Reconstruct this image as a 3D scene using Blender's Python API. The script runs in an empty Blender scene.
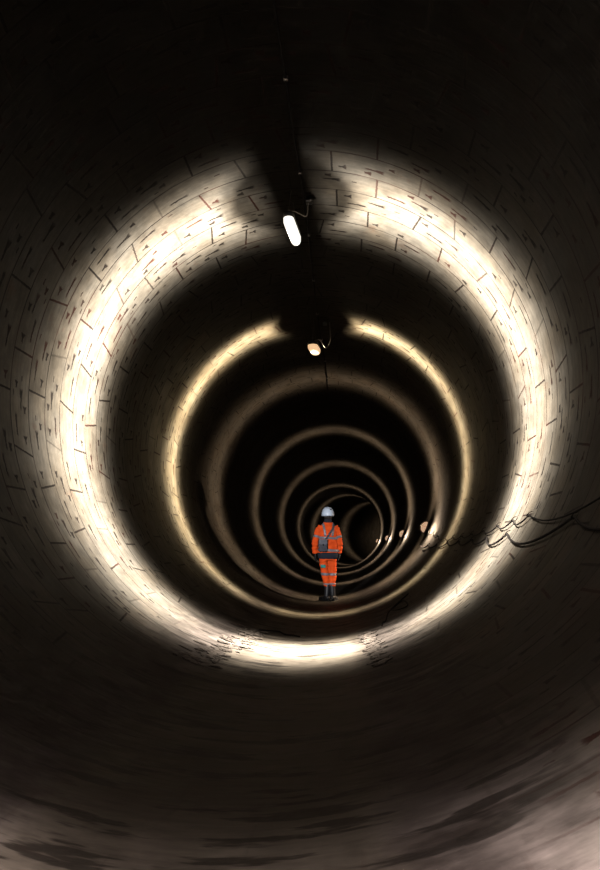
import bpy, bmesh, math, random
from mathutils import Vector, Matrix, noise
from mathutils.bvhtree import BVHTree

random.seed(7)
PI = math.pi
sc = bpy.context.scene
col = sc.collection
R = 2.2                     # tunnel radius
AX = 2.2                    # height of the tunnel axis (lowest line of the lining is z = 0)
S0, RHO = 32.0, 29.0        # the bore runs straight, then turns right on this radius
PHI0 = math.atan(0.085)
OX = -0.495

# ------------------------------------------------------------------ tunnel axis
def axis(s):
    """point on the axis (x, y) and heading at distance s"""
    h = Vector((math.sin(PHI0), math.cos(PHI0)))
    if s <= S0:
        return Vector((OX, 0)) + h * s, PHI0
    p = Vector((OX, 0)) + h * S0
    a = (s - S0) / RHO
    n = Vector((math.cos(PHI0), -math.sin(PHI0)))
    return p + h * (RHO * math.sin(a)) + n * (RHO * (1 - math.cos(a))), PHI0 + a

def tp(s, lat, z):
    """tunnel coordinates -> world: distance, lateral offset from axis, height over the invert"""
    p, a = axis(s)
    return Vector((p.x + lat * math.cos(a), p.y - lat * math.sin(a), z))

def tw(s, deg, r=R):
    """point at angle deg from the bottom line (positive to the right) at radius r"""
    t = math.radians(deg)
    return tp(s, r * math.sin(t), AX - r * math.cos(t))

# ------------------------------------------------------------------ node helper
class N:
    def __init__(s, nt): s.nt = nt; s.l = nt.links; nt.nodes.clear()
    def n(s, t, **k):
        x = s.nt.nodes.new(t)
        for a, b in k.items(): setattr(x, a, b)
        return x
    def put(s, sock, v):
        if isinstance(v, bpy.types.NodeSocket): s.l.new(v, sock)
        elif v is not None: sock.default_value = v
    def m(s, op, a, b=None, c=None, clamp=False):
        x = s.n('ShaderNodeMath', operation=op, use_clamp=clamp)
        s.put(x.inputs[0], a); s.put(x.inputs[1], b); s.put(x.inputs[2], c)
        return x.outputs[0]
    def add(s, a, b): return s.m('ADD', a, b)
    def sub(s, a, b): return s.m('SUBTRACT', a, b)
    def mul(s, a, b): return s.m('MULTIPLY', a, b)
    def div(s, a, b): return s.m('DIVIDE', a, b)
    def mx(s, a, b): return s.m('MAXIMUM', a, b)
    def mn(s, a, b): return s.m('MINIMUM', a, b)
    def ab(s, a): return s.m('ABSOLUTE', a)
    def map(s, v, a, b, c=0.0, d=1.0):
        x = s.n('ShaderNodeMapRange', clamp=True, interpolation_type='SMOOTHSTEP')
        s.put(x.inputs[0], v)
        for i, q in zip((1, 2, 3, 4), (a, b, c, d)): s.put(x.inputs[i], q)
        return x.outputs[0]
    def xyz(s, x, y, z=0.0):
        q = s.n('ShaderNodeCombineXYZ')
        for i, v in enumerate((x, y, z)): s.put(q.inputs[i], v)
        return q.outputs[0]
    def sep(s, v):
        q = s.n('ShaderNodeSeparateXYZ'); s.put(q.inputs[0], v); return q.outputs
    def noise(s, v, scale, detail=3.0, rough=0.55, dist=0.0):
        q = s.n('ShaderNodeTexNoise'); s.put(q.inputs['Vector'], v)
        q.inputs['Scale'].default_value = scale; q.inputs['Detail'].default_value = detail
        q.inputs['Roughness'].default_value = rough; q.inputs['Distortion'].default_value = dist
        return q.outputs[0]
    def white(s, v):
        q = s.n('ShaderNodeTexWhiteNoise', noise_dimensions='3D'); s.put(q.inputs[0], v); return q.outputs[0], q.outputs[1]
    def mix(s, f, a, b):
        q = s.n('ShaderNodeMix', data_type='RGBA'); s.put(q.inputs[0], f)
        s.put(q.inputs[6], a); s.put(q.inputs[7], b); return q.outputs[2]

def simple(name, colr, rough=0.6, metal=0.0, spec=0.5, var=0.15, scale=30.0, bump=0.0, emit=None, es=0.0, emx=None):
    m = bpy.data.materials.new(name); m.use_nodes = True
    g = N(m.node_tree)
    out = g.n('ShaderNodeOutputMaterial'); b = g.n('ShaderNodeBsdfPrincipled')
    g.l.new(b.outputs[0], out.inputs[0])
    tc = g.n('ShaderNodeTexCoord')
    nz = g.noise(tc.outputs['Object'], scale, 3)
    f = g.map(nz, 0.3, 0.7)
    c = g.mix(f, tuple(x * (1 - var) for x in colr) + (1,), tuple(min(1, x * (1 + var)) for x in colr) + (1,))
    g.l.new(c, b.inputs['Base Color'])
    b.inputs['Roughness'].default_value = rough; b.inputs['Metallic'].default_value = metal
    b.inputs['Specular IOR Level'].default_value = spec
    if bump:
        bp = g.n('ShaderNodeBump'); bp.inputs['Strength'].default_value = bump; bp.inputs['Distance'].default_value = 0.01
        g.l.new(nz, bp.inputs['Height']); g.l.new(bp.outputs[0], b.inputs['Normal'])
    if emit:
        b.inputs['Emission Color'].default_value = emit + (1,); b.inputs['Emission Strength'].default_value = es
    return m

# ------------------------------------------------------------------ lining material
SEG, RW = 17, 0.262        # segments per ring, ring width
def lining_material():
    m = bpy.data.materials.new('segment_lining'); m.use_nodes = True
    g = N(m.node_tree)
    out = g.n('ShaderNodeOutputMaterial'); bs = g.n('ShaderNodeBsdfPrincipled'); g.l.new(bs.outputs[0], out.inputs[0])
    tc = g.n('ShaderNodeTexCoord')
    P = tc.outputs['Object']
    uvs = g.sep(tc.outputs['UV'])
    u, v = uvs[0], uvs[1]                      # u: turn from crown (0..1, invert at .5), v: metres along the bore
    wob = g.sub(g.noise(P, 9.0, 2), 0.5)
    wob2 = g.sub(g.noise(P, 38.0, 2), 0.5)
    wob3 = g.sub(g.noise(P, 26.0, 4, 0.65), 0.5)
    rc = g.div(g.add(v, g.mul(wob2, 0.004)), RW)
    k = g.m('FLOOR', rc); b = g.m('FRACT', rc)
    rk, rkc = g.white(g.xyz(k, 3.7, 1.1))
    par = g.m('FLOORED_MODULO', k, 2.0)
    uc = g.add(g.add(g.mul(u, float(SEG)), g.mul(par, 0.5)), g.mul(rk, 0.42))
    uc = g.add(uc, g.mul(wob2, 0.012))
    # joint between segments, some of them slanted
    j = g.m('ROUND', uc)
    jr, _ = g.white(g.xyz(j, k, 9.3))
    slant = g.mul(g.sub(g.m('ROUND', g.mul(jr, 2.0)), 1.0), 0.07)
    jd = g.mul(g.ab(g.sub(g.add(uc, g.mul(g.sub(b, 0.5), slant)), j)), 2 * PI * R / SEG)
    jpres, _ = g.white(g.xyz(j, k, 4.4))
    jline = g.mul(g.map(jd, 0.006, 0.012, 1.0, 0.0), g.map(jpres, 0.1, 0.35, 0.45, 1.0))
    rd = g.mul(g.sub(0.5, g.ab(g.sub(b, 0.5))), RW)
    rline = g.mul(g.map(rd, 0.0035, 0.008, 1.0, 0.0), g.map(g.noise(P, 2.3, 2), 0.35, 0.6, 0.6, 1.0))
    # pockets in every segment
    ci = g.m('FLOOR', uc)
    A = g.mul(g.m('FRACT', uc), 2 * PI * R / SEG)
    r1, c1 = g.white(g.xyz(ci, k, 0.5)); r2, c2 = g.white(g.xyz(ci, k, 7.5))
    q1 = g.sep(c1); q2 = g.sep(c2)
    flip = g.m('ROUND', q1[2])
    bf = g.add(g.mul(b, g.sub(1.0, g.mul(flip, 2.0))), flip)
    B = g.mul(bf, RW)
    A = g.add(A, g.mul(wob3, 0.040)); B = g.add(B, g.mul(wob3, 0.022))
    def slot(a0, b0, hl, ht, wedge, pres, lo):
        da = g.sub(A, a0); db = g.ab(g.sub(B, b0))
        th = g.add(ht, g.mul(g.mx(g.div(da, hl), 0.0), wedge))
        s1 = g.mx(g.div(g.ab(da), hl), g.div(db, th))
        return g.mul(g.map(s1, 0.75, 1.15, 1.0, 0.0), g.map(pres, lo, lo + 0.02))
    marks = slot(g.add(0.15, g.mul(q1[0], 0.06)), 0.075, 0.095, 0.0095, 0.006, q1[0], 0.20)
    marks = g.mx(marks, slot(g.add(0.36, g.mul(q1[1], 0.08)), 0.150, 0.085, 0.009, 0.016, q1[1], 0.20))
    marks = g.mx(marks, slot(g.add(0.07, g.mul(q2[0], 0.04)), 0.185, 0.036, 0.010, 0.024, q2[0], 0.20))
    marks = g.mx(marks, slot(g.add(0.30, g.mul(q2[1], 0.06)), 0.205, 0.032, 0.014, 0.014, q2[1], 0.35))
    marks = g.mx(marks, slot(0.54, 0.08, 0.030, 0.013, 0.012, q2[2], 0.35))
    marks = g.mx(marks, slot(0.60, 0.15, 0.024, 0.006, 0.0, q1[2], 0.40))
    marks = g.mx(marks, slot(0.47, 0.045, 0.024, 0.006, 0.0, q1[0], 0.45))
    marks = g.mul(marks, g.map(g.noise(P, 5.0, 2), 0.25, 0.45, 0.75, 1.0))
    # zones round the bore: lining above, mortar smear below, screeded invert at the bottom
    fb = g.mul(g.ab(g.sub(u, 0.5)), 360.0)                 # degrees from the bottom line
    fbn = g.add(fb, g.mul(wob, 16.0))
    lin = g.map(fbn, 22.0, 42.0)
    inv = g.map(g.add(fb, g.mul(wob, 5.0)), 13.0, 19.0, 1.0, 0.0)
    # colour
    stretch = g.noise(g.xyz(g.mul(u, 16.0), g.mul(v, 3.2), 0.0), 1.0, 5, 0.62)
    fine = g.noise(g.xyz(g.mul(u, 70.0), g.mul(v, 26.0), 0.0), 1.0, 4, 0.6)
    blot = g.noise(P, 1.3, 4, 0.6); blot2 = g.noise(P, 7.0, 4, 0.65)
    tone = g.add(0.72, g.mul(g.sub(q2[2], 0.5), 0.16))
    tone = g.add(tone, g.mul(g.sub(rk, 0.5), 0.14))
    tone = g.mul(tone, g.map(blot, 0.25, 0.7, 0.72, 1.22))
    tone = g.mul(tone, g.map(blot2, 0.25, 0.75, 0.76, 1.2))
    tone = g.mul(tone, g.map(fine, 0.25, 0.75, 0.80, 1.15))
    base = g.mix(g.map(g.noise(P, 2.1, 3), 0.35, 0.65), (0.235, 0.205, 0.165, 1), (0.255, 0.235, 0.205, 1))
    rust = g.mul(g.map(g.noise(P, 3.1, 5, 0.7), 0.60, 0.72), 0.35)
    base = g.mix(rust, base, (0.20, 0.11, 0.07, 1))
    patch = g.map(g.noise(P, 1.9, 3, 0.5), 0.42, 0.62)
    fl = g.mix(g.mul(g.map(stretch, 0.36, 0.62), g.map(patch, 0.0, 1.0, 0.45, 1.0)), (0.060, 0.048, 0.043, 1), (0.30, 0.26, 0.24, 1))
    iv = g.mix(g.map(stretch, 0.3, 0.7), (0.17, 0.145, 0.12, 1), (0.25, 0.22, 0.18, 1))
    fl = g.mix(inv, fl, iv)
    streak = g.noise(g.xyz(g.mul(u, 20.0), g.mul(v, 8.5), 5.0), 1.0, 4, 0.6)
    dk = g.map(streak, 0.53, 0.60)
    fl = g.mix(g.mul(dk, 0.85), fl, (0.02, 0.016, 0.014, 1))
    colr = g.mix(lin, fl, base)
    vm = g.n('ShaderNodeVectorMath', operation='SCALE'); g.l.new(colr, vm.inputs[0]); g.put(vm.inputs['Scale'], g.mul(tone, 0.42))
    dark = g.mul(g.mx(g.mx(jline, rline), marks), g.map(lin, 0.0, 1.0, 0.10, 1.0))
    mk = g.mix(g.mul(g.map(g.noise(P, 1.7, 2), 0.5, 0.62), 0.7), (0.005, 0.0035, 0.003, 1), (0.022, 0.005, 0.003, 1))
    final = g.mix(g.mul(dark, 0.93), vm.outputs[0], mk)
    g.l.new(final, bs.inputs['Base Color'])
    rough = g.map(blot2, 0.3, 0.7, 0.58, 0.84)
    rough = g.sub(rough, g.mul(inv, 0.08))
    g.l.new(rough, bs.inputs['Roughness'])
    bs.inputs['Specular IOR Level'].default_value = 0.10
    h = g.add(g.mul(dark, -0.0006), g.mul(fine, 0.003))
    h = g.add(h, g.mul(stretch, g.mul(g.sub(1.0, lin), 0.014)))
    h = g.add(h, g.mul(g.mul(q2[1], lin), 0.003))
    bp = g.n('ShaderNodeBump'); bp.inputs['Strength'].default_value = 0.9; bp.inputs['Distance'].default_value = 1.0
    g.l.new(h, bp.inputs['Height']); g.l.new(bp.outputs[0], bs.inputs['Normal'])
    return m

LIN = lining_material()

def lining(name, u0, u1, nu):
    """a strip of the bore from turn u0 to u1 (0 = crown, growing to the right)"""
    bm = bmesh.new(); uvl = bm.loops.layers.uv.new('UVMap')
    ss = [-7 + i * RW for i in range(int(72 / RW))]
    rows = []
    for s in ss:
        row = []
        for i in range(nu + 1):
            t = 2 * PI * (u0 + (u1 - u0) * i / nu)
            row.append(bm.verts.new(tp(s, R * math.sin(t), AX + R * math.cos(t))))
        rows.append(row)
    for a in range(len(ss) - 1):
        for i in range(nu):
            f = bm.faces.new((rows[a][i], rows[a][i + 1], rows[a + 1][i + 1], rows[a + 1][i])); f.smooth = True
            uu = [u0 + (u1 - u0) * i / nu, u0 + (u1 - u0) * (i + 1) / nu]
            for l, (x, y) in zip(f.loops, ((uu[0], ss[a]), (uu[1], ss[a]), (uu[1], ss[a + 1]), (uu[0], ss[a + 1]))):
                l[uvl].uv = (x, y)
    me = bpy.data.meshes.new(name); bm.to_mesh(me); bm.free()
    me.materials.append(LIN)
    # explicit smooth shading across the strips
    o = bpy.data.objects.new(name, me); col.objects.link(o); o['kind'] = 'structure'
    return o
lining('ceiling', 0.0, 0.125, 24)
lining('ceiling', 0.875, 1.0, 24)
lining('wall_right', 0.125, 0.40, 52)
lining('wall_left', 0.60, 0.875, 52)
lining('floor', 0.40, 0.60, 40)
# join the two crown strips into one ceiling
def fuse(names):
    obs = [bpy.data.objects[n] for n in names]
    bm = bmesh.new()
    for o in obs: bm.from_mesh(o.data)
    bm.to_mesh(obs[0].data); bm.free()
    for o in obs[1:]: bpy.data.objects.remove(o)
fuse(['ceiling', 'ceiling.001'])

# ------------------------------------------------------------------ mesh helpers
def build(name, bm, mat, parent=None, smooth=True, label=None):
    me = bpy.data.meshes.new(name)
    bmesh.ops.recalc_face_normals(bm, faces=bm.faces[:])
    if smooth:
        for f in bm.faces: f.smooth = True
    bm.to_mesh(me); bm.free()
    me.materials.append(mat)
    o = bpy.data.objects.new(name, me); col.objects.link(o)
    if parent: o.parent = parent
    if label: o['label'] = label
    return o

def thing(name, label, cat, loc=(0, 0, 0), rz=0.0, group=None):
    o = bpy.data.objects.new(name, None); col.objects.link(o)
    o.location = loc; o.rotation_euler = (0, 0, rz); o.empty_display_size = 0.1
    o['label'] = label; o['category'] = cat
    if group: o['group'] = group
    return o

def tag(o, label, cat, group=None, kind=None):
    o['label'] = label; o['category'] = cat
    if group: o['group'] = group
    if kind: o['kind'] = kind
    return o

def tube(bm, pts, rad, n=8, cap=True):
    pts = [Vector(p) for p in pts]
    rad = rad if isinstance(rad, (list, tuple)) else [rad] * len(pts)
    rings = []; up = None
    for i, p in enumerate(pts):
        d = (pts[min(i + 1, len(pts) - 1)] - pts[max(i - 1, 0)]).normalized()
        if up is None:
            up = Vector((0, 0, 1)) if abs(d.z) < 0.9 else Vector((1, 0, 0))
        x = d.cross(up).normalized(); up = x.cross(d).normalized()
        rr = rad[i] if isinstance(rad[i], (tuple, list)) else (rad[i], rad[i])
        rings.append([bm.verts.new(p + x * (math.cos(2 * PI * k / n) * rr[0]) + up * (math.sin(2 * PI * k / n) * rr[1])) for k in range(n)])
    for a, b in zip(rings, rings[1:]):
        for k in range(n): bm.faces.new((a[k], a[(k + 1) % n], b[(k + 1) % n], b[k]))
    if cap: bm.faces.new(rings[0]); bm.faces.new(rings[-1][::-1])

def cpoly(ctrl, n=8):
    """Catmull-Rom through the control points"""
    c = [Vector(p) for p in ctrl]; c = [c[0] * 2 - c[1]] + c + [c[-1] * 2 - c[-2]]
    out = []
    for i in range(1, len(c) - 2):
        for k in range(n):
            t = k / n
            out.append(0.5 * ((2 * c[i]) + (c[i + 1] - c[i - 1]) * t + (2 * c[i - 1] - 5 * c[i] + 4 * c[i + 1] - c[i + 2]) * t * t
                              + (3 * c[i] - c[i - 1] - 3 * c[i + 1] + c[i + 2]) * t ** 3))
    out.append(c[-2]); return out

def box(bm, c, s, bev=0.0, rot=None):
    r = bmesh.ops.create_cube(bm, size=1.0)
    M = Matrix.Translation(c) @ (rot.to_4x4() if rot else Matrix.Identity(4)) @ Matrix.Diagonal((s[0], s[1], s[2], 1))
    bmesh.ops.transform(bm, matrix=M, verts=r['verts'])
    if bev:
        es = list({e for v in r['verts'] for e in v.link_edges})
        bmesh.ops.bevel(bm, geom=es, offset=bev, segments=3, affect='EDGES', profile=0.5)

def ellipsoid(bm, c, s, u=20, v=12, rot=None):
    r = bmesh.ops.create_uvsphere(bm, u_segments=u, v_segments=v, radius=1.0)
    M = Matrix.Translation(c) @ (rot.to_4x4() if rot else Matrix.Identity(4)) @ Matrix.Diagonal((s[0], s[1], s[2], 1))
    bmesh.ops.transform(bm, matrix=M, verts=r['verts'])
    return r['verts']

def fused(bm, voxel, smooth=4, name='tmp'):
    """remesh overlapping shapes into one continuous skin, returned as a mesh"""
    me = bpy.data.meshes.new(name); bm.to_mesh(me); bm.free()
    o = bpy.data.objects.new(name, me); col.objects.link(o)
    md = o.modifiers.new('r', 'REMESH'); md.mode = 'VOXEL'; md.voxel_size = voxel
    ms = o.modifiers.new('s', 'SMOOTH'); ms.factor = 0.5; ms.iterations = smooth
    dg = bpy.context.evaluated_depsgraph_get()
    res = bpy.data.meshes.new_from_object(o.evaluated_get(dg))
    bpy.data.objects.remove(o)
    for p in res.polygons: p.use_smooth = True
    return res

def mesh_obj(name, me, mat, parent=None, label=None):
    me.name = name
    me.materials.clear(); me.materials.append(mat)
    o = bpy.data.objects.new(name, me); col.objects.link(o)
    if parent: o.parent = parent
    if label: o['label'] = label
    return o

# ------------------------------------------------------------------ lamp light: a photometric distribution
def ring_light(name, parent, loc, lat, z, power, color, near=0.55, far=0.45, tail=0.05, tlen=0.6, q=2.0, wx=0.0, wz=0.0,
               low=0.0, zo=0.0, radius=0.02, cmin=0.25, tf=0.003, t0=0.5, t1=0.75, tmin=0.0):
    """point lamp whose output is beamed in a narrow fan square to the bore, evened out round the lining.
    lat / z: where the lamp hangs in the cross-section (metres from the axis)"""
    L = bpy.data.lights.new(name, 'POINT'); L.energy = power; L.color = color; L.shadow_soft_size = radius
    L.use_nodes = True
    g = N(L.node_tree)
    out = g.n('ShaderNodeOutputLight'); em = g.n('ShaderNodeEmission'); g.l.new(em.outputs[0], out.inputs[0])
    tc = g.n('ShaderNodeTexCoord'); nv = g.n('ShaderNodeVectorMath', operation='NORMALIZE'); g.l.new(tc.outputs['Normal'], nv.inputs[0])
    x, y, zz = g.sep(nv.outputs[0])[:3]
    A = g.mx(g.add(g.mul(x, x), g.mul(zz, zz)), 1e-4)
    B = g.add(g.mul(x, lat), g.mul(zz, z))
    Cc = lat * lat + z * z - R * R
    root = g.m('SQRT', g.mx(g.sub(g.mul(B, B), g.mul(A, Cc)), 0.0))
    t = g.div(g.sub(root, B), A)
    ci = g.mx(g.div(root, R), cmin)
    s = g.sub(g.mul(t, y), zo)
    hx = g.div(g.add(lat, g.mul(t, x)), R); hz = g.div(g.add(z, g.mul(t, zz)), R)
    sn = g.mul(g.div(g.mn(s, 0.0), near), g.add(1.0, g.mul(g.mx(hz, 0.0), 0.6))); sf = g.div(g.mx(s, 0.0), far)
    core = g.m('EXPONENT', g.mul(g.add(g.mul(sn, sn), g.mul(sf, sf)), -0.5))
    tl = g.mul(g.m('EXPONENT', g.div(g.mn(s, 0.0), tlen)), tail)
    tl = g.mul(tl, g.m('EXPONENT', g.mul(g.mx(s, 0.0), -4.0)))
    tl = g.mul(g.mul(tl, g.map(hz, 0.95, -0.1)), g.map(hz, -0.93, -0.5))
    tl2 = g.mul(g.m('EXPONENT', g.mul(g.ab(s), -1.6)), tf)
    E = g.add(g.add(core, tl), tl2)
    w = g.mx(g.add(g.add(1.0, g.mul(hx, wx)), g.mul(hz, wz)), 0.05)
    if low: w = g.mul(w, g.add(1.0, g.mul(g.map(hz, -0.94, -0.99), low)))
    tq = g.mul(g.m('POWER', g.mx(t, 0.02), q), 2.5 ** (2 - q))
    tq = g.mul(tq, g.map(t, t0, t1, tmin, 1.0))        # output cut towards close lining, standing in for the fitting's shade
    S = g.div(g.mul(g.mul(E, w), tq), ci)
    g.l.new(S, em.inputs['Strength'])
    o = bpy.data.objects.new(name, L); col.objects.link(o); o.location = loc
    if parent: o.parent = parent
    return o

M_housing = simple('lamp_housing_grey', (0.10, 0.10, 0.10), 0.5)
M_dark = simple('black_rubber', (0.006, 0.005, 0.005), 0.8, spec=0.12)
M_steel = simple('dull_steel', (0.22, 0.21, 0.20), 0.4, metal=0.9)
def glow(name, c, st): return simple(name, (0.8, 0.78, 0.7), 0.4, emit=c, es=st, var=0.02)

# --- hanging batten lamps under the crown
def hanging_lamp(s, lat, z, yaw, pitch, L, W, colr, es, label, lamp_kw, loop=False):
    p = tp(s, lat, z); _, a = axis(s)
    t = thing('hanging_lamp', label, 'lamp', p, -a, 'lamps hung under the crown of the bore')
    rot = Matrix.Rotation(yaw, 3, 'Z') @ Matrix.Rotation(pitch, 3, 'X')
    # housing: shallow tray with rounded ends above the cover
    def pill(bm, hl, hw, z0, z1, n=10, crown=0.0):
        out = []
        for zq, k in ((z0, 1.0), (z1, 1.0)):
            ring = []
            for e in (1, -1):
                for i in range(n + 1):
                    an = -PI / 2 + PI * i / n if e == 1 else PI / 2 + PI * i / n
                    ring.append(Vector((math.sin(an) * hw * (1 if e == 1 else 1), e * (hl - hw) + math.cos(an) * hw, zq)))
            out.append(ring)
        return out
    bm = bmesh.new()
    def loftp(levels):
        rr = []
        for zq, k in levels:
            ring = []
            for e in (1, -1):
                for i in range(9):
                    an = (PI * i / 8) if e == 1 else (PI + PI * i / 8)
                    ring.append(bm.verts.new(rot @ Vector((math.cos(an) * W / 2 * k, (L / 2 - W / 2) * e + math.sin(an) * W / 2 * k, zq))))
            rr.append(ring)
        for r1, r2 in zip(rr, rr[1:]):
            for i in range(len(r1)): bm.faces.new((r1[i], r1[(i + 1) % len(r1)], r2[(i + 1) % len(r1)], r2[i]))
        bm.faces.new(rr[0]); bm.faces.new(rr[-1][::-1])
    loftp([(0.0, 1.02), (0.02, 1.04), (0.045, 0.95), (0.055, 0.6)])
    build('housing', bm, M_housing, t)
    bm = bmesh.new()
    loftp([(0.0, 0.98), (-0.03, 0.98), (-0.055, 0.85), (-0.07, 0.55), (-0.074, 0.2)])
    build('diffuser', bm, glow('diffuser_glow', colr, es), t, label='lit opal diffuser')
    # wire hangers up to the crown and the supply flex
    zc = AX + math.sqrt(R * R - lat * lat) - z - 0.004
    for e in (1, -1):
        bm = bmesh.new(); q = rot @ Vector((0, e * (L / 2 - 0.08), 0.05))
        tube(bm, [q, q + Vector((0.0, e * 0.02, 0.06)), Vector((0.0, e * 0.10, zc))], 0.0025, 6)
        build('hanger', bm, M_steel, t)
    bm = bmesh.new()
    q = rot @ Vector((0, -L / 2 + 0.06, 0.05))
    top = Vector((0.16, 0.02, zc - 0.008))
    if loop:
        pts = cpoly([q, q + Vector((0.10, 0, 0.02)), Vector((0.17, -0.05, -0.02)), Vector((0.23, 0.0, 0.06)), Vector((0.24, 0.02, 0.20)), top + Vector((0.07, 0, -0.01))])
    else:
        pts = cpoly([q, q + Vector((0.05, 0.02, 0.03)), Vector((0.13, 0.02, 0.12)), Vector((0.15, 0.02, 0.22)), top])
    tube(bm, pts, 0.005, 6)
    build('supply_flex', bm, M_steel, t)
    bm = bmesh.new(); box(bm, (0.16, 0.02, zc - 0.035), (0.06, 0.08, 0.04), 0.008); build('junction_box', bm, M_housing, t)
    ring_light('ring_lamp_light', t, (0, 0, -0.115), lat, z - 0.115 - AX, **lamp_kw)
    return t

W1 = 4 * PI
hanging_lamp(5.62, -0.055, 4.09, -0.10, 0.04, 0.46, 0.10, (1.0, 0.95, 0.84), 1.3,
             'brightest oblong white lamp hanging nearest under the tunnel crown',
             dict(power=960, tmin=0.05, t0=0.62, t1=0.86, tf=0.0012, color=(1.0, 0.895, 0.75), near=0.35, far=0.27, tail=0.055, tlen=0.65, wz=0.22, wx=-0.08, low=1.4, radius=0.025, zo=0.0))
hanging_lamp(8.70, -0.03, 4.00, -0.12, 0.04, 0.38, 0.15, (1.0, 0.62, 0.33), 0.9,
             'small amber hanging lamp with looped flex, second along the tunnel crown',
             dict(power=460, color=(1.0, 0.80, 0.50), near=0.21, far=0.17, tail=0.16, tlen=0.5, q=1.7, wx=-0.25, wz=0.5, t0=0.66, t1=0.88, radius=0.02), loop=True)

# --- round bulkhead lamps on the right-hand wall
def wall_lamp(s, label, power, es, size, lamp_kw):
    r_in = 2.135
    deg = 68.6
    th = math.radians(deg)
    lat, z = 2.19 * math.sin(th), AX - 2.19 * math.cos(th)
    p = tp(s, lat, z); _, a = axis(s)
    t = thing('bulkhead_lamp', label, 'lamp', p, -a, 'bulkhead lamps on the right wall')
    inw = Vector((-math.sin(th), 0, math.cos(th)))            # towards the axis
    rot = inw.to_track_quat('Z', 'Y').to_matrix()
    def lathe(bm, prof, n=24):
        rr = [[bm.verts.new(rot @ Vector((r * math.cos(2 * PI * k / n), r * math.sin(2 * PI * k / n), h))) for k in range(n)] for r, h in prof]
        for r1, r2 in zip(rr, rr[1:]):
            for k in range(n): bm.faces.new((r1[k], r1[(k + 1) % n], r2[(k + 1) % n], r2[k]))
        bm.faces.new(rr[0]); bm.faces.new(rr[-1][::-1])
    k = size
    bm = bmesh.new(); lathe(bm, [(0.11 * k, 0.0), (0.115 * k, 0.02), (0.105 * k, 0.045), (0.09 * k, 0.05)]); build('base', bm, M_housing, t)
    bm = bmesh.new(); lathe(bm, [(0.088 * k, 0.045)] + [(0.088 * k * math.cos(i * PI / 14), 0.05 + 0.07 * k * math.sin(i * PI / 14)) for i in range(7)])
    build('globe', bm, glow('globe_glow', (1.0, 0.60, 0.36), es), t, label='lit amber glass globe')
    bm = bmesh.new()
    for w in range(2):
        pts = []
        for i in range(13):
            an = PI * i / 12; q = Vector((math.cos(an) * 0.10 * k, 0, 0.045 + 0.088 * k * math.sin(an)))
            if w: q = Vector((0, q.x, q.z))
            pts.append(rot @ q)
        tube(bm, pts, 0.004, 6)
    build('wire_guard', bm, M_steel, t)
    bm = bmesh.new()
    d0 = rot @ Vector((0, 0, 0.03))
    pts = [tw_local(th, -0.10, 0.0, 0.012), tw_local(th, -0.30, 0.05, 0.012), tw_local(th, -0.55, 0.05, 0.012)]
    tube(bm, [d0] + pts, 0.008, 6); build('supply_flex', bm, M_dark, t)
    inset = 0.05 + 0.07 * k + 0.045
    rl = 2.19 - inset
    ring_light('ring_lamp_light', t, inw * inset, rl * math.sin(th), -rl * math.cos(th), power=power, **lamp_kw)
    return t
def tw_local(th, dy, dth, off):
    """point on the lining near a lamp fixed at angle th, in that lamp's frame"""
    c = Vector((2.19 * math.sin(th), 0, -2.19 * math.cos(th)))
    return Vector(((R - off) * math.sin(th - dth), dy, -(R - off) * math.cos(th - dth))) - c

kw = dict(color=(1.0, 0.74, 0.50), near=0.50, far=0.32, tail=0.03, tlen=0.6, q=1.3, wz=-0.25, radius=0.02, cmin=0.25, t0=0.3, t1=0.9)
WL = [(11.65, 'nearest and largest of the amber bulkhead lamps on the right wall', 52, 0.6, 1.25, dict(kw, near=0.6)),
      (16.65, 'amber bulkhead lamp on the right wall, next beyond the nearest one', 50, 0.55, 1.15, dict(kw)),
      (23.2, 'small amber bulkhead lamp on the right wall, third from the viewer', 45, 0.55, 1.15, dict(kw, near=0.7, far=0.45)),
      (31.2, 'tiny amber bulkhead lamp at the start of the right-hand bend', 42, 0.55, 1.15, dict(kw, near=0.8, far=0.45))]
for a in WL: wall_lamp(*a)
# lamps round the bend, out of direct sight behind the inner wall
for s, pw in ((36.8, 36), (43.2, 24), (50.0, 16)):
    wall_lamp(s, {36.8: 'first bulkhead lamp round the bend, hidden by the inner wall', 43.2: 'second bulkhead lamp far round the bend, behind the inner wall', 50.0: 'last bulkhead lamp, farthest round the bend behind the inner wall'}[s],
              pw, 0.55, 1.15, dict(kw, near=2.2, far=1.0) if s == 50.0 else dict(kw, near=0.6, far=0.4))

# lamp behind the photographer, lighting the foreground invert
p0 = tp(-0.4, 0.0, 4.10)
t0 = thing('hanging_lamp', 'oblong lamp hanging under the crown behind the camera, out of frame', 'lamp', p0, -PHI0, 'lamps hung under the crown of the bore')
bm = bmesh.new(); box(bm, (0, 0, 0.03), (0.12, 0.55, 0.06), 0.02); build('housing', bm, M_housing, t0)
bm = bmesh.new(); box(bm, (0, 0, -0.02), (0.10, 0.50, 0.05), 0.018); build('diffuser', bm, glow('diffuser_glow', (1.0, 0.85, 0.75), 0.3), t0)
ring_light('ring_lamp_light', t0, (0, 0, -0.11), 0.0, 4.10 - 0.11 - AX, power=2500, wx=-0.4, low=-0.45, tf=0.0, color=(1.0, 0.84, 0.78), near=0.9, far=0.47, zo=0.9, tail=0.0, tlen=1.0, radius=0.03)

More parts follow.
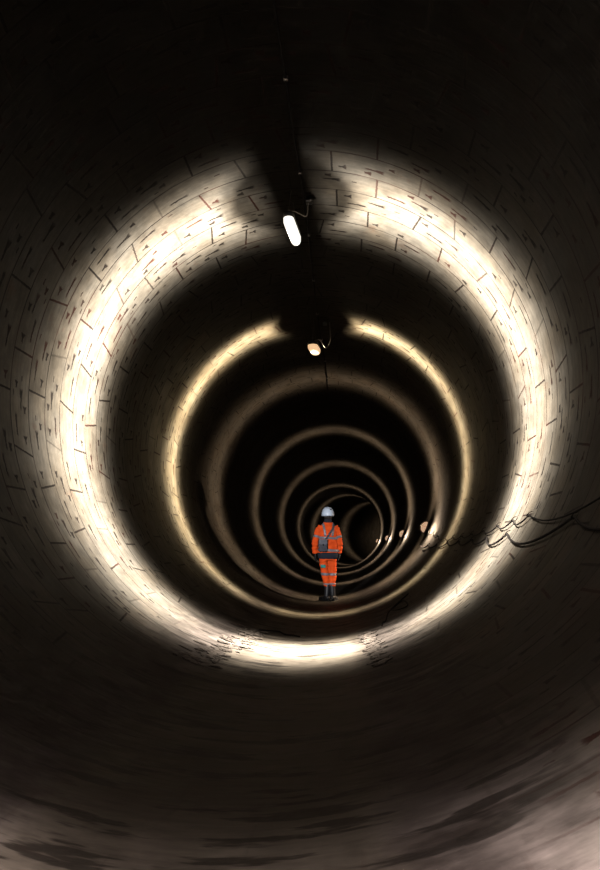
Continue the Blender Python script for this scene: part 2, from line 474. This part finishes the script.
# unseen spot added beside the camera to light the figure
L = bpy.data.lights.new('figure_fill_spot', 'SPOT'); L.energy = 3200; L.spot_size = math.radians(10.8); L.spot_blend = 0.5
L.shadow_soft_size = 0.03; L.color = (0.95, 0.97, 1.0)
lo = bpy.data.objects.new('figure_fill_spot', L); col.objects.link(lo)
lo.location = (-1.9, 0.3, 2.0)
lo.rotation_euler = (Vector((0.52, 11.04, 0.98)) - lo.location).to_track_quat('-Z', 'Y').to_euler()
lo.scale = (0.45, 1.0, 1.0)

# ------------------------------------------------------------------ cables
def crown_cable():
    bm = bmesh.new()
    s = 0.5; pts = []
    while s < 12.5:
        ph = (s % 1.05) / 1.05
        sag = 0.03 * 4 * ph * (1 - ph)
        lat = 0.045 + 0.012 * math.sin(s * 1.3)
        pts.append(tp(s, lat, AX + R - 0.014 - sag)); s += 0.105
    tube(bm, pts, 0.009, 6)
    t = build('power_cable', bm, M_dark)
    tag(t, 'thin black cable running along the crown between the hanging lamps', 'cable')
    s = 1.05
    while s < 12.5:
        b2 = bmesh.new(); lat = 0.045 + 0.012 * math.sin(s * 1.3)
        box(b2, tp(s, lat, AX + R - 0.016), (0.035, 0.02, 0.03), 0.004); build('clip', b2, M_steel, t); s += 1.05
crown_cable()

def drape(hooks, sag, rad, off=0.03):
    """swags between hooks given as (s, z)"""
    pts = []
    for (s1, z1, g1), (s2, z2, g2) in zip(hooks, hooks[1:]):
        for i in range(10):
            f = i / 10; s = s1 + (s2 - s1) * f
            z = z1 + (z2 - z1) * f - g1 * 4 * f * (1 - f)
            lat = math.sqrt(R * R - (AX - z) ** 2) - off
            pts.append(tp(s, lat, z))
    return pts
def wall_cable(hooks, rad, label):
    bm = bmesh.new(); tube(bm, drape(hooks, 0, rad), rad, 6)
    t = build('wall_cable', bm, M_dark); tag(t, label, 'cable', 'cables slung along the right wall')
    for s, z, g in hooks:
        b = bmesh.new(); lat = math.sqrt(R * R - (AX - z) ** 2)
        tube(b, [tp(s, lat - 0.002, z + 0.03), tp(s, lat - 0.03, z + 0.02), tp(s, lat - 0.05, z - 0.005), tp(s, lat - 0.03, z - 0.018), tp(s, lat - 0.012, z - 0.005)], 0.004, 6)
        build('hook', b, M_dark, t)
up = [(1.2, 1.40, .1), (2.4, 1.36, .12), (3.5, 1.33, .10), (4.95, 1.27, .06), (5.38, 1.25, .05), (5.85, 1.22, .05), (6.4, 1.19, .04), (6.95, 1.17, .04), (7.5, 1.16, .04), (8.1, 1.15, .04), (8.8, 1.16, .05), (9.6, 1.2, .05), (10.4, 1.28, .06), (11.3, 1.36, 0)]
dn = [(1.4, 1.35, .1), (2.6, 1.28, .14), (3.9, 1.20, .13), (5.33, 1.125, .085), (6.05, 1.105, .06), (6.75, 1.10, .06), (7.5, 1.09, .05), (8.3, 1.08, .05), (9.2, 1.06, .05), (10.2, 1.06, .05), (11.2, 1.06, .05)]
wall_cable(up, 0.007, 'upper thin cable hanging in short loops along the right wall')
wall_cable(dn, 0.010, 'lower thicker cable hanging in longer loops along the right wall')

# loose wire on the lower right of the bore and by the rubble on the left
def on_wall(s, deg, off=0.008): return tw(s, deg, R - off)
bm = bmesh.new()
tube(bm, cpoly([on_wall(6.25, 22.5), on_wall(6.4, 23, .02), on_wall(6.5, 24), on_wall(6.9, 26, .03), on_wall(7.3, 29), on_wall(7.2, 32, .03), on_wall(6.8, 32), on_wall(6.7, 29, .03), on_wall(7.1, 27, .02), on_wall(7.5, 31), on_wall(7.6, 35, .02)]), 0.008, 6)
tag(build('loose_wire', bm, M_dark), 'tangled black wire lying low on the right side of the bore', 'wire', )
bm = bmesh.new()
tube(bm, cpoly([on_wall(6.55, -14), on_wall(6.6, -11, .02), on_wall(6.75, -8.5), on_wall(6.55, -6, .015), on_wall(6.6, -4), on_wall(6.5, -1.5, .01)]), 0.009, 6)
tag(build('loose_wire', bm, M_dark), 'short bent black wire by the left-hand rubble on the floor', 'wire')

# rubble along both edges of the invert
M_mud = simple('black_mud', (0.035, 0.027, 0.022), 0.9, var=0.4, bump=0.6)
def rubble(label, deg0, s0, s1, n, spread):
    bm = bmesh.new()
    for i in range(n):
        s = s0 + (s1 - s0) * random.random(); dg = deg0(s) + random.gauss(0, spread)
        p = tw(s, dg, R - 0.006)
        b = random.uniform(0.010, 0.035); a = random.uniform(0.015, 0.075); h = random.uniform(0.004, 0.014)
        th = math.radians(dg)
        rot = Matrix.Rotation(-PHI0 + random.gauss(0, 0.25), 3, 'Z') @ Matrix.Rotation(-th, 3, 'Y')
        r = bmesh.ops.create_icosphere(bm, subdivisions=2, radius=1.0)
        off = Vector((random.random() * 50, random.random() * 50, 0))
        for v in r['verts']:
            q = v.co * (1 + 0.45 * noise.noise(v.co * 1.6 + off))
            v.co = p + rot @ Vector((q.x * a, q.y * b, q.z * h))
    return tag(build('rubble', bm, M_mud, smooth=False), label, 'rubble', kind='stuff')
rubble('dark clods of mud and rubble in a line left of the bright floor patch', lambda s: -18.5 + (s - 4.4) * 2.0, 4.4, 6.6, 150, 1.9)
rubble('dark clods of mud and rubble in a line right of the bright floor patch', lambda s: 19.2 - (s - 4.5) * 1.0, 4.4, 6.2, 100, 0.8)

# ------------------------------------------------------------------ the person
def fabric(name, c, rough=0.85, var=0.12):
    return simple(name, c, rough, var=var, scale=14.0, bump=0.35, spec=0.25)
M_orange = fabric('hi_vis_orange', (0.95, 0.095, 0.012))
M_navy = fabric('navy_cloth', (0.022, 0.024, 0.035))
M_refl = simple('reflective_tape', (0.22, 0.20, 0.22), 0.4, var=0.1)
M_black = simple('black_leather', (0.012, 0.012, 0.015), 0.45)
M_skin = simple('skin', (0.45, 0.28, 0.20), 0.55)
M_hair = simple('dark_hair', (0.02, 0.015, 0.012), 0.7)
M_helmet = simple('white_helmet_shell', (0.72, 0.80, 0.92), 0.3, var=0.04)
M_teal = simple('teal_badge', (0.01, 0.30, 0.26), 0.7)
M_bag = simple('grey_bag_cloth', (0.06, 0.06, 0.075), 0.8, var=0.25)

PX, PY = 0.530, 11.02
person = thing('person', 'person in orange hi-vis suit and white helmet, back turned, standing in the tunnel', 'person', (PX, PY, 0.012), 0.10)
# person faces +Y (away); x to the right. joints in metres
def arm_pts(sx):
    if sx < 0: return [Vector((-0.125, 0.0, 1.405)), Vector((-0.185, -0.01, 1.315)), Vector((-0.238, -0.03, 1.15)), Vector((-0.252, 0.01, 1.03)), Vector((-0.235, 0.05, 0.905))]
    return [Vector((0.120, 0.0, 1.405)), Vector((0.172, 0.0, 1.315)), Vector((0.212, -0.01, 1.15)), Vector((0.228, 0.02, 1.03)), Vector((0.228, 0.055, 0.905))]
def leg_pts(sx):
    return [Vector((sx * 0.080, 0.0, 0.90)), Vector((.006 + sx * 0.082, 0.005, 0.72)), Vector((.020 + sx * 0.066, 0.01, 0.50)), Vector((.032 + sx * 0.048, 0.0, 0.33)), Vector((.036 + sx * 0.055, -0.02, 0.14))]
def flip_ellipses(bm, secs, n=28):
    """upright stack of ellipses: (z, cx, cy, rx, ry)"""
    rr = [[bm.verts.new((cx + rx * math.copysign(abs(math.cos(a)) ** 0.85, math.cos(a)), cy + ry * math.copysign(abs(math.sin(a)) ** 0.9, math.sin(a)), z))
           for a in (2 * PI * k / n for k in range(n))] for z, cx, cy, rx, ry in secs]
    for a, b in zip(rr, rr[1:]):
        for k in range(n): bm.faces.new((a[k], a[(k + 1) % n], b[(k + 1) % n], b[k]))
    bm.faces.new(rr[0][::-1]); bm.faces.new(rr[-1])
# body (one continuous skin)
bm = bmesh.new()
flip_ellipses(bm, [(0.84, 0, 0, .13, .09), (0.95, 0, 0, .15, .10), (1.08, 0, 0, .125, .09), (1.25, 0, 0, .15, .10), (1.38, 0, 0, .155, .09), (1.44, 0, 0, .09, .065), (1.48, 0, .0, .055, .055), (1.56, 0, 0.01, .052, .055)])
for sx in (-1, 1):
    tube(bm, cpoly(arm_pts(sx), 4), [0.05 - 0.022 * i / 16 for i in range(17)], 12)
    tube(bm, cpoly(leg_pts(sx), 4), [0.085 - 0.045 * i / 16 for i in range(17)], 12)
    ellipsoid(bm, (.036 + sx * 0.062, 0.04, 0.06), (0.04, 0.11, 0.045))
# head with face features, turned away
ellipsoid(bm, (0, 0.02, 1.645), (0.074, 0.095, 0.112))
ellipsoid(bm, (0, 0.06, 1.585), (0.045, 0.05, 0.04))            # jaw
ellipsoid(bm, (0, 0.118, 1.635), (0.013, 0.02, 0.026), 10, 8)    # nose
ellipsoid(bm, (0, 0.106, 1.598), (0.026, 0.012, 0.010), 10, 8)   # lips
for sx in (-1, 1):
    ellipsoid(bm, (sx * 0.078, 0.015, 1.635), (0.010, 0.02, 0.032), 10, 8)   # ears
    ellipsoid(bm, (sx * 0.03, 0.098, 1.668), (0.018, 0.014, 0.008), 10, 8)   # brows
body = mesh_obj('body', fused(bm, 0.010, 3), M_skin, person)
for sx in (-1, 1):
    bm = bmesh.new(); ellipsoid(bm, (sx * 0.031, 0.108, 1.652), (0.012, 0.008, 0.008), 10, 8)
    build('eye', bm, M_helmet, person)
bm = bmesh.new()
vs = ellipsoid(bm, (0, -0.008, 1.615), (0.082, 0.088, 0.098), 24, 16)
bmesh.ops.delete(bm, geom=[v for v in vs if v.co.y > 0.045 or v.co.z > 1.69], context='VERTS')
build('hair', bm, M_hair, person)

# jacket
bm = bmesh.new()
flip_ellipses(bm, [(0.86, 0.0, 0, .178, .125), (0.95, -0.0, 0, .185, .130), (1.06, 0, 0, .178, .125), (1.20, 0, 0, .176, .130), (1.32, 0, -.005, .180, .128), (1.39, 0, -.005, .160, .108),
                   (1.45, 0, 0, .112, .085), (1.485, 0, 0.0, .082, .072), (1.51, 0, 0.0, .070, .068)])
for sx in (-1, 1):
    n = len(cpoly(arm_pts(sx), 6))
    tube(bm, cpoly(arm_pts(sx), 6), [0.072 - 0.019 * (i / n) + 0.004 * math.sin(i * 1.7) for i in range(n)], 16)
jm = fused(bm, 0.009, 3)
for v in jm.vertices:       # folds of loose cloth
    q = noise.noise(Vector((v.co.x * 9, v.co.y * 9, v.co.z * 16))) * 0.016
    v.co += v.normal * q
jacket = mesh_obj('jacket', jm, M_orange, person)
bvh = BVHTree.FromPolygons([v.co.copy() for v in jm.vertices], [p.vertices[:] for p in jm.polygons])
# dark hem of the jacket
bm = bmesh.new()
flip_ellipses(bm, [(0.790, 0.0, 0, .160, .118), (0.80, 0.0, 0, .186, .132), (0.86, 0.0, 0, .196, .138), (0.905, 0, 0, .200, .143), (0.915, 0, 0, .15, .12)])
build('jacket_hem', bm, M_navy, person, label='dark navy lower hem')
# trousers
bm = bmesh.new()
flip_ellipses(bm, [(0.76, 0, 0, .150, .105), (0.84, 0, 0, .160, .115), (0.92, 0, 0, .150, .11)])
for sx in (-1, 1):
    pts = [Vector((sx * 0.080, 0.0, 0.84)), Vector((0.006 + sx * 0.082, 0.005, 0.72)), Vector((0.020 + sx * 0.066, 0.01, 0.50)), Vector((.030 + sx * 0.050, 0.0, 0.36)), Vector((.034 + sx * 0.045, -0.01, 0.265))]
    if sx < 0: pts = [p + Vector((-0.004, 0, 0)) for p in pts]
    cp = cpoly(pts, 6); n = len(cp)
    tube(bm, cp, [0.092 - 0.031 * i / n + 0.004 * math.sin(i * 1.9 + sx) for i in range(n)], 16)
tm = fused(bm, 0.009, 2)
for v in tm.vertices: v.co += v.normal * (noise.noise(Vector((v.co.x * 10, v.co.y * 9, v.co.z * 14 + 3))) * 0.014)
trousers = mesh_obj('trousers', tm, M_orange, person)
tbvh = BVHTree.FromPolygons([v.co.copy() for v in tm.vertices], [p.vertices[:] for p in tm.polygons])

def ribbon(name, pts, width, tree, mat, closed=False, th=0.005, label=None, parent=person, sub=4, vertical=False):
    """a band laid on the cloth along pts"""
    cp = [Vector(p) for p in (pts if closed else cpoly(pts, sub))]
    bm = bmesh.new(); rows = []
    n = len(cp)
    for i, p in enumerate(cp):
        hit = tree.find_nearest(p); c, nr = hit[0], hit[1]
        a = cp[(i - 1) % n if closed else max(i - 1, 0)]; b = cp[(i + 1) % n if closed else min(i + 1, n - 1)]
        d = (b - a).normalized(); side = nr.cross(d).normalized()
        row = []
        for k in (-1, -0.33, 0.33, 1):
            h = tree.find_nearest(c + side * width / 2 * k)
            row.append(bm.verts.new(h[0] + nr * th))
        for k in (1, -1):
            row.append(bm.verts.new(tree.find_nearest(c + side * width / 2 * k)[0] - nr * 0.003))
        rows.append(row)
    rng = range(n) if closed else range(n - 1)
    for i in rng:
        r1, r2 = rows[i], rows[(i + 1) % n]
        for k in range(6): bm.faces.new((r1[k], r1[(k + 1) % 6], r2[(k + 1) % 6], r2[k]))
    if not closed: bm.faces.new(rows[0]); bm.faces.new(rows[-1][::-1])
    return build(name, bm, mat, parent, label=label)
def hoop(cx, cy, z, rx, ry, tilt=0.0, n=28):
    return [Vector((cx + rx * math.cos(2 * PI * k / n), cy + ry * math.sin(2 * PI * k / n), z + tilt * math.cos(2 * PI * k / n))) for k in range(n)]
# tape: waist hoop, chest hoop, shoulder straps, sleeve and knee bands
ribbon('reflective_band', hoop(0, 0, 0.955, .20, .14, -0.012), 0.05, bvh, M_refl, True)
ribbon('reflective_band', hoop(0, 0, 1.185, .19, .14, -0.01), 0.045, bvh, M_refl, True)
for sx in (-1, 1):
    ribbon('reflective_band', [(sx * .10, .13, 1.19), (sx * .10, .12, 1.32), (sx * .105, .07, 1.45), (sx * .11, .0, 1.47), (sx * .105, -.08, 1.44), (sx * .085, -.13, 1.34), (sx * .07, -.14, 1.22)], 0.045, bvh, M_refl)
    ap = arm_pts(sx); c = (ap[1] + ap[2]) / 2 + Vector((0, 0, -0.03)) ; d = (ap[2] - ap[1]).normalized()
    x = d.cross(Vector((0, 1, 0))).normalized(); y = d.cross(x)
    # only points away from the torso side are projected on to the sleeve
    ribbon('sleeve_band', [c + x * (math.cos(2 * PI * k / 20) * 0.075) + y * (math.sin(2 * PI * k / 20) * 0.075) for k in range(20)], 0.045, bvh, M_refl, True)
    ribbon('knee_band', [Vector((.020 + sx * .068, .01, .50)) + Vector((math.cos(2 * PI * k / 20) * .095, math.sin(2 * PI * k / 20) * .095, 0)) for k in range(20)], 0.05, tbvh, M_refl, True)
    ribbon('ankle_band', [Vector((.032 + sx * .048, -.005, .315)) + Vector((math.cos(2 * PI * k / 20) * .085, math.sin(2 * PI * k / 20) * .085, 0)) for k in range(20)], 0.03, tbvh, M_refl, True)
ribbon('thigh_badge', [(-0.17, -0.06, 0.645), (-0.12, -0.10, 0.648), (-0.05, -0.10, 0.652)], 0.065, tbvh, M_teal, label='small teal patch on the left thigh')
# collar
bm = bmesh.new()
flip_ellipses(bm, [(1.475, 0, 0, .080, .074), (1.50, 0, 0, .078, .072), (1.545, 0, 0.004, .070, .068), (1.55, 0, 0.004, .055, .055)])
build('collar', bm, M_navy, person, label='dark turned-up collar')
# boots
for sx in (-1, 1):
    bm = bmesh.new()
    cx = sx * 0.062
    tube(bm, [Vector((.034 + cx * .72, -0.01, .30)), Vector((.034 + cx * .80, -0.012, .22)), Vector((.034 + cx * .9, -0.015, .12)), Vector((.034 + cx, -0.01, .055))], [.060, .056, .052, .056], 18)
    # foot from heel to toe, splayed outward
    rot = Matrix.Rotation(-sx * 0.55, 3, 'Z')
    for (yy, rx, ry, rz, zz) in ((-0.025, .048, .055, .050, .052), (0.05, .050, .07, .045, .047), (0.12, .053, .065, .038, .040), (0.165, .047, .045, .034, .036)):
        c = Vector((.034 + cx, -0.02, zz)) + rot @ Vector((0, yy, 0)); ellipsoid(bm, c, (rx, ry, rz), 16, 10, rot)
    me = fused(bm, 0.008, 2)
    for v in me.vertices: v.co.z = max(v.co.z, 0.008)
    bo = mesh_obj('boot', me, M_black, person)
    bm = bmesh.new()
    prof = [(-.085, .030), (-.07, .048), (-.02, .052), (.05, .048), (.12, .057), (.17, .052), (.205, .030), (.213, .0)]
    outl = [Vector((w, y, 0)) for y, w in prof] + [Vector((-w, y, 0)) for y, w in prof[::-1][1:]]
    lo_ = [bm.verts.new(Vector((.034 + cx, -0.02, 0.0)) + rot @ q) for q in outl]; hi_ = [bm.verts.new(Vector((.034 + cx, -0.02, 0.022)) + rot @ q) for q in outl]
    bm.faces.new(lo_[::-1]); bm.faces.new(hi_)
    for k in range(len(lo_)): bm.faces.new((lo_[k], lo_[(k + 1) % len(lo_)], hi_[(k + 1) % len(lo_)], hi_[k]))
    build('sole', bm, simple('boot_sole', (0.03, 0.03, 0.03), 0.8), bo, smooth=False)
# gloved hands: palm, four fingers and a thumb
for sx in (-1, 1):
    w = arm_pts(sx)[-1]
    bm = bmesh.new()
    tube(bm, [w + Vector((0, -0.012, 0.05)), w, w + Vector((0, 0.006, -0.02))], [.040, .038, .030], 12)
    ellipsoid(bm, w + Vector((0, 0.012, -0.055)), (0.022, 0.043, 0.050), 14, 10)
    for i, (fy, ln) in enumerate(((0.042, .066), (0.020, .076), (-0.003, .072), (-0.025, .056))):
        b0 = w + Vector((0, fy * 0.9 + 0.008, -0.085))
        tube(bm, [b0, b0 + Vector((-sx * 0.004, 0.004, -ln * .42)), b0 + Vector((-sx * 0.018, 0.006, -ln * .75)), b0 + Vector((-sx * 0.034, 0.006, -ln))], [.0115, .0105, .0095, .007], 8)
    t0_ = w + Vector((0, 0.042, -0.03))
    tube(bm, [t0_, t0_ + Vector((-sx * .012, .022, -.022)), t0_ + Vector((-sx * .020, .030, -.052)), t0_ + Vector((-sx * .026, .028, -.070))], [.014, .0125, .011, .008], 8)
    mesh_obj('glove', fused(bm, 0.0045, 1), M_black, person, label='black work glove')
# helmet
bm = bmesh.new()
n = 32; prof = [(0.0, .128), (.25, .125), (.48, .115), (.68, .097), (.83, .074), (.93, .046), (.98, .02), (1.0, 0.0), (1.01, -.02), (1.01, -.042), (.96, -.045), (.90, -.050)]
rr = []
for r, h in prof:
    ring = []
    for k in range(n):
        a = 2 * PI * k / n
        pk = 1.0 + (0.18 if (h < 0.01 and math.sin(a) > 0.3) else 0) * (math.sin(a) - .3) / .7
        ridge = 0.006 * max(0, 1 - abs(math.cos(a)) * 5) * (1 if 0.2 < r < .9 else 0)
        ring.append(bm.verts.new((max(r, .001) * .118 * math.cos(a), 0.012 + max(r, .001) * .142 * math.sin(a) * pk, 1.650 + h * 1.02 + ridge)))
    rr.append(ring)
for a, b in zip(rr, rr[1:]):
    for k in range(n): bm.faces.new((a[k], a[(k + 1) % n], b[(k + 1) % n], b[k]))
bm.faces.new(rr[0])
helmet = build('safety_helmet', bm, M_helmet, person, label='white safety helmet')
bm = bmesh.new()
tube(bm, [Vector((0.112 * math.cos(a), 0.012 + 0.128 * math.sin(a), 1.640 - 0.008 * math.sin(a))) for a in [PI + PI * i / 16 for i in range(17)]], [(.004, .013)] * 17, 8)
build('headband', bm, M_dark, helmet)
bm = bmesh.new(); box(bm, (0.040, -0.108, 1.722), (0.03, 0.006, 0.022), 0.002, Matrix.Rotation(0.4, 3, 'X'))
build('helmet_badge', bm, M_navy, helmet)

# shoulder bag on the left hip with its strap over the right shoulder (own thing)
bag = thing('shoulder_bag', 'small dark grey bag hanging on the left hip of the person', 'bag', (PX, PY, 0.012), 0.10)
bm = bmesh.new(); box(bm, (-0.120, -0.175, 1.045), (0.165, 0.08, 0.235), 0.022); build('pouch', bm, M_bag, bag)
bm = bmesh.new(); box(bm, (-0.120, -0.217, 1.11), (0.155, 0.012, 0.10), 0.005); build('flap', bm, simple('light_grey_flap', (0.12, 0.12, 0.145), .7), bag)
bm = bmesh.new(); box(bm, (-0.120, -0.2225, 1.055), (0.022, 0.008, 0.03), 0.003); build('buckle', bm, M_dark, bag)
ribbon('strap', [(-.085, -.14, 1.13), (-.03, -.15, 1.20), (.05, -.14, 1.32), (.105, -.10, 1.42), (.12, -.0, 1.47), (.11, .09, 1.42), (.03, .14, 1.28), (-.08, .14, 1.12), (-.17, .08, 1.05), (-.18, -.06, 1.08), (-.15, -.13, 1.10)],
       0.035, bvh, M_bag, parent=bag, th=0.011)

# ------------------------------------------------------------------ world, camera, colour
w = bpy.data.worlds.new('dark'); sc.world = w; w.use_nodes = True
w.node_tree.nodes['Background'].inputs[0].default_value = (0, 0, 0, 1)
cam = bpy.data.cameras.new('camera'); co = bpy.data.objects.new('camera', cam); col.objects.link(co)
co.location = (0, 0, 0.99); co.rotation_euler = (PI / 2, 0, 0)
cam.sensor_fit = 'AUTO'; cam.sensor_width = 36; cam.lens = 580 / 870 * 36
cam.shift_y = 114 / 870
cam.clip_start = 0.05; cam.clip_end = 200
sc.camera = co
sc.view_settings.view_transform = 'Standard'; sc.view_settings.look = 'None'
sc.view_settings.gamma = 1.0; sc.view_settings.exposure = 0.0; sc.view_settings.use_curve_mapping = False
sc.cycles.use_denoising = True; sc.cycles.use_adaptive_sampling = False
sc.cycles.max_bounces = 4; sc.cycles.diffuse_bounces = 0
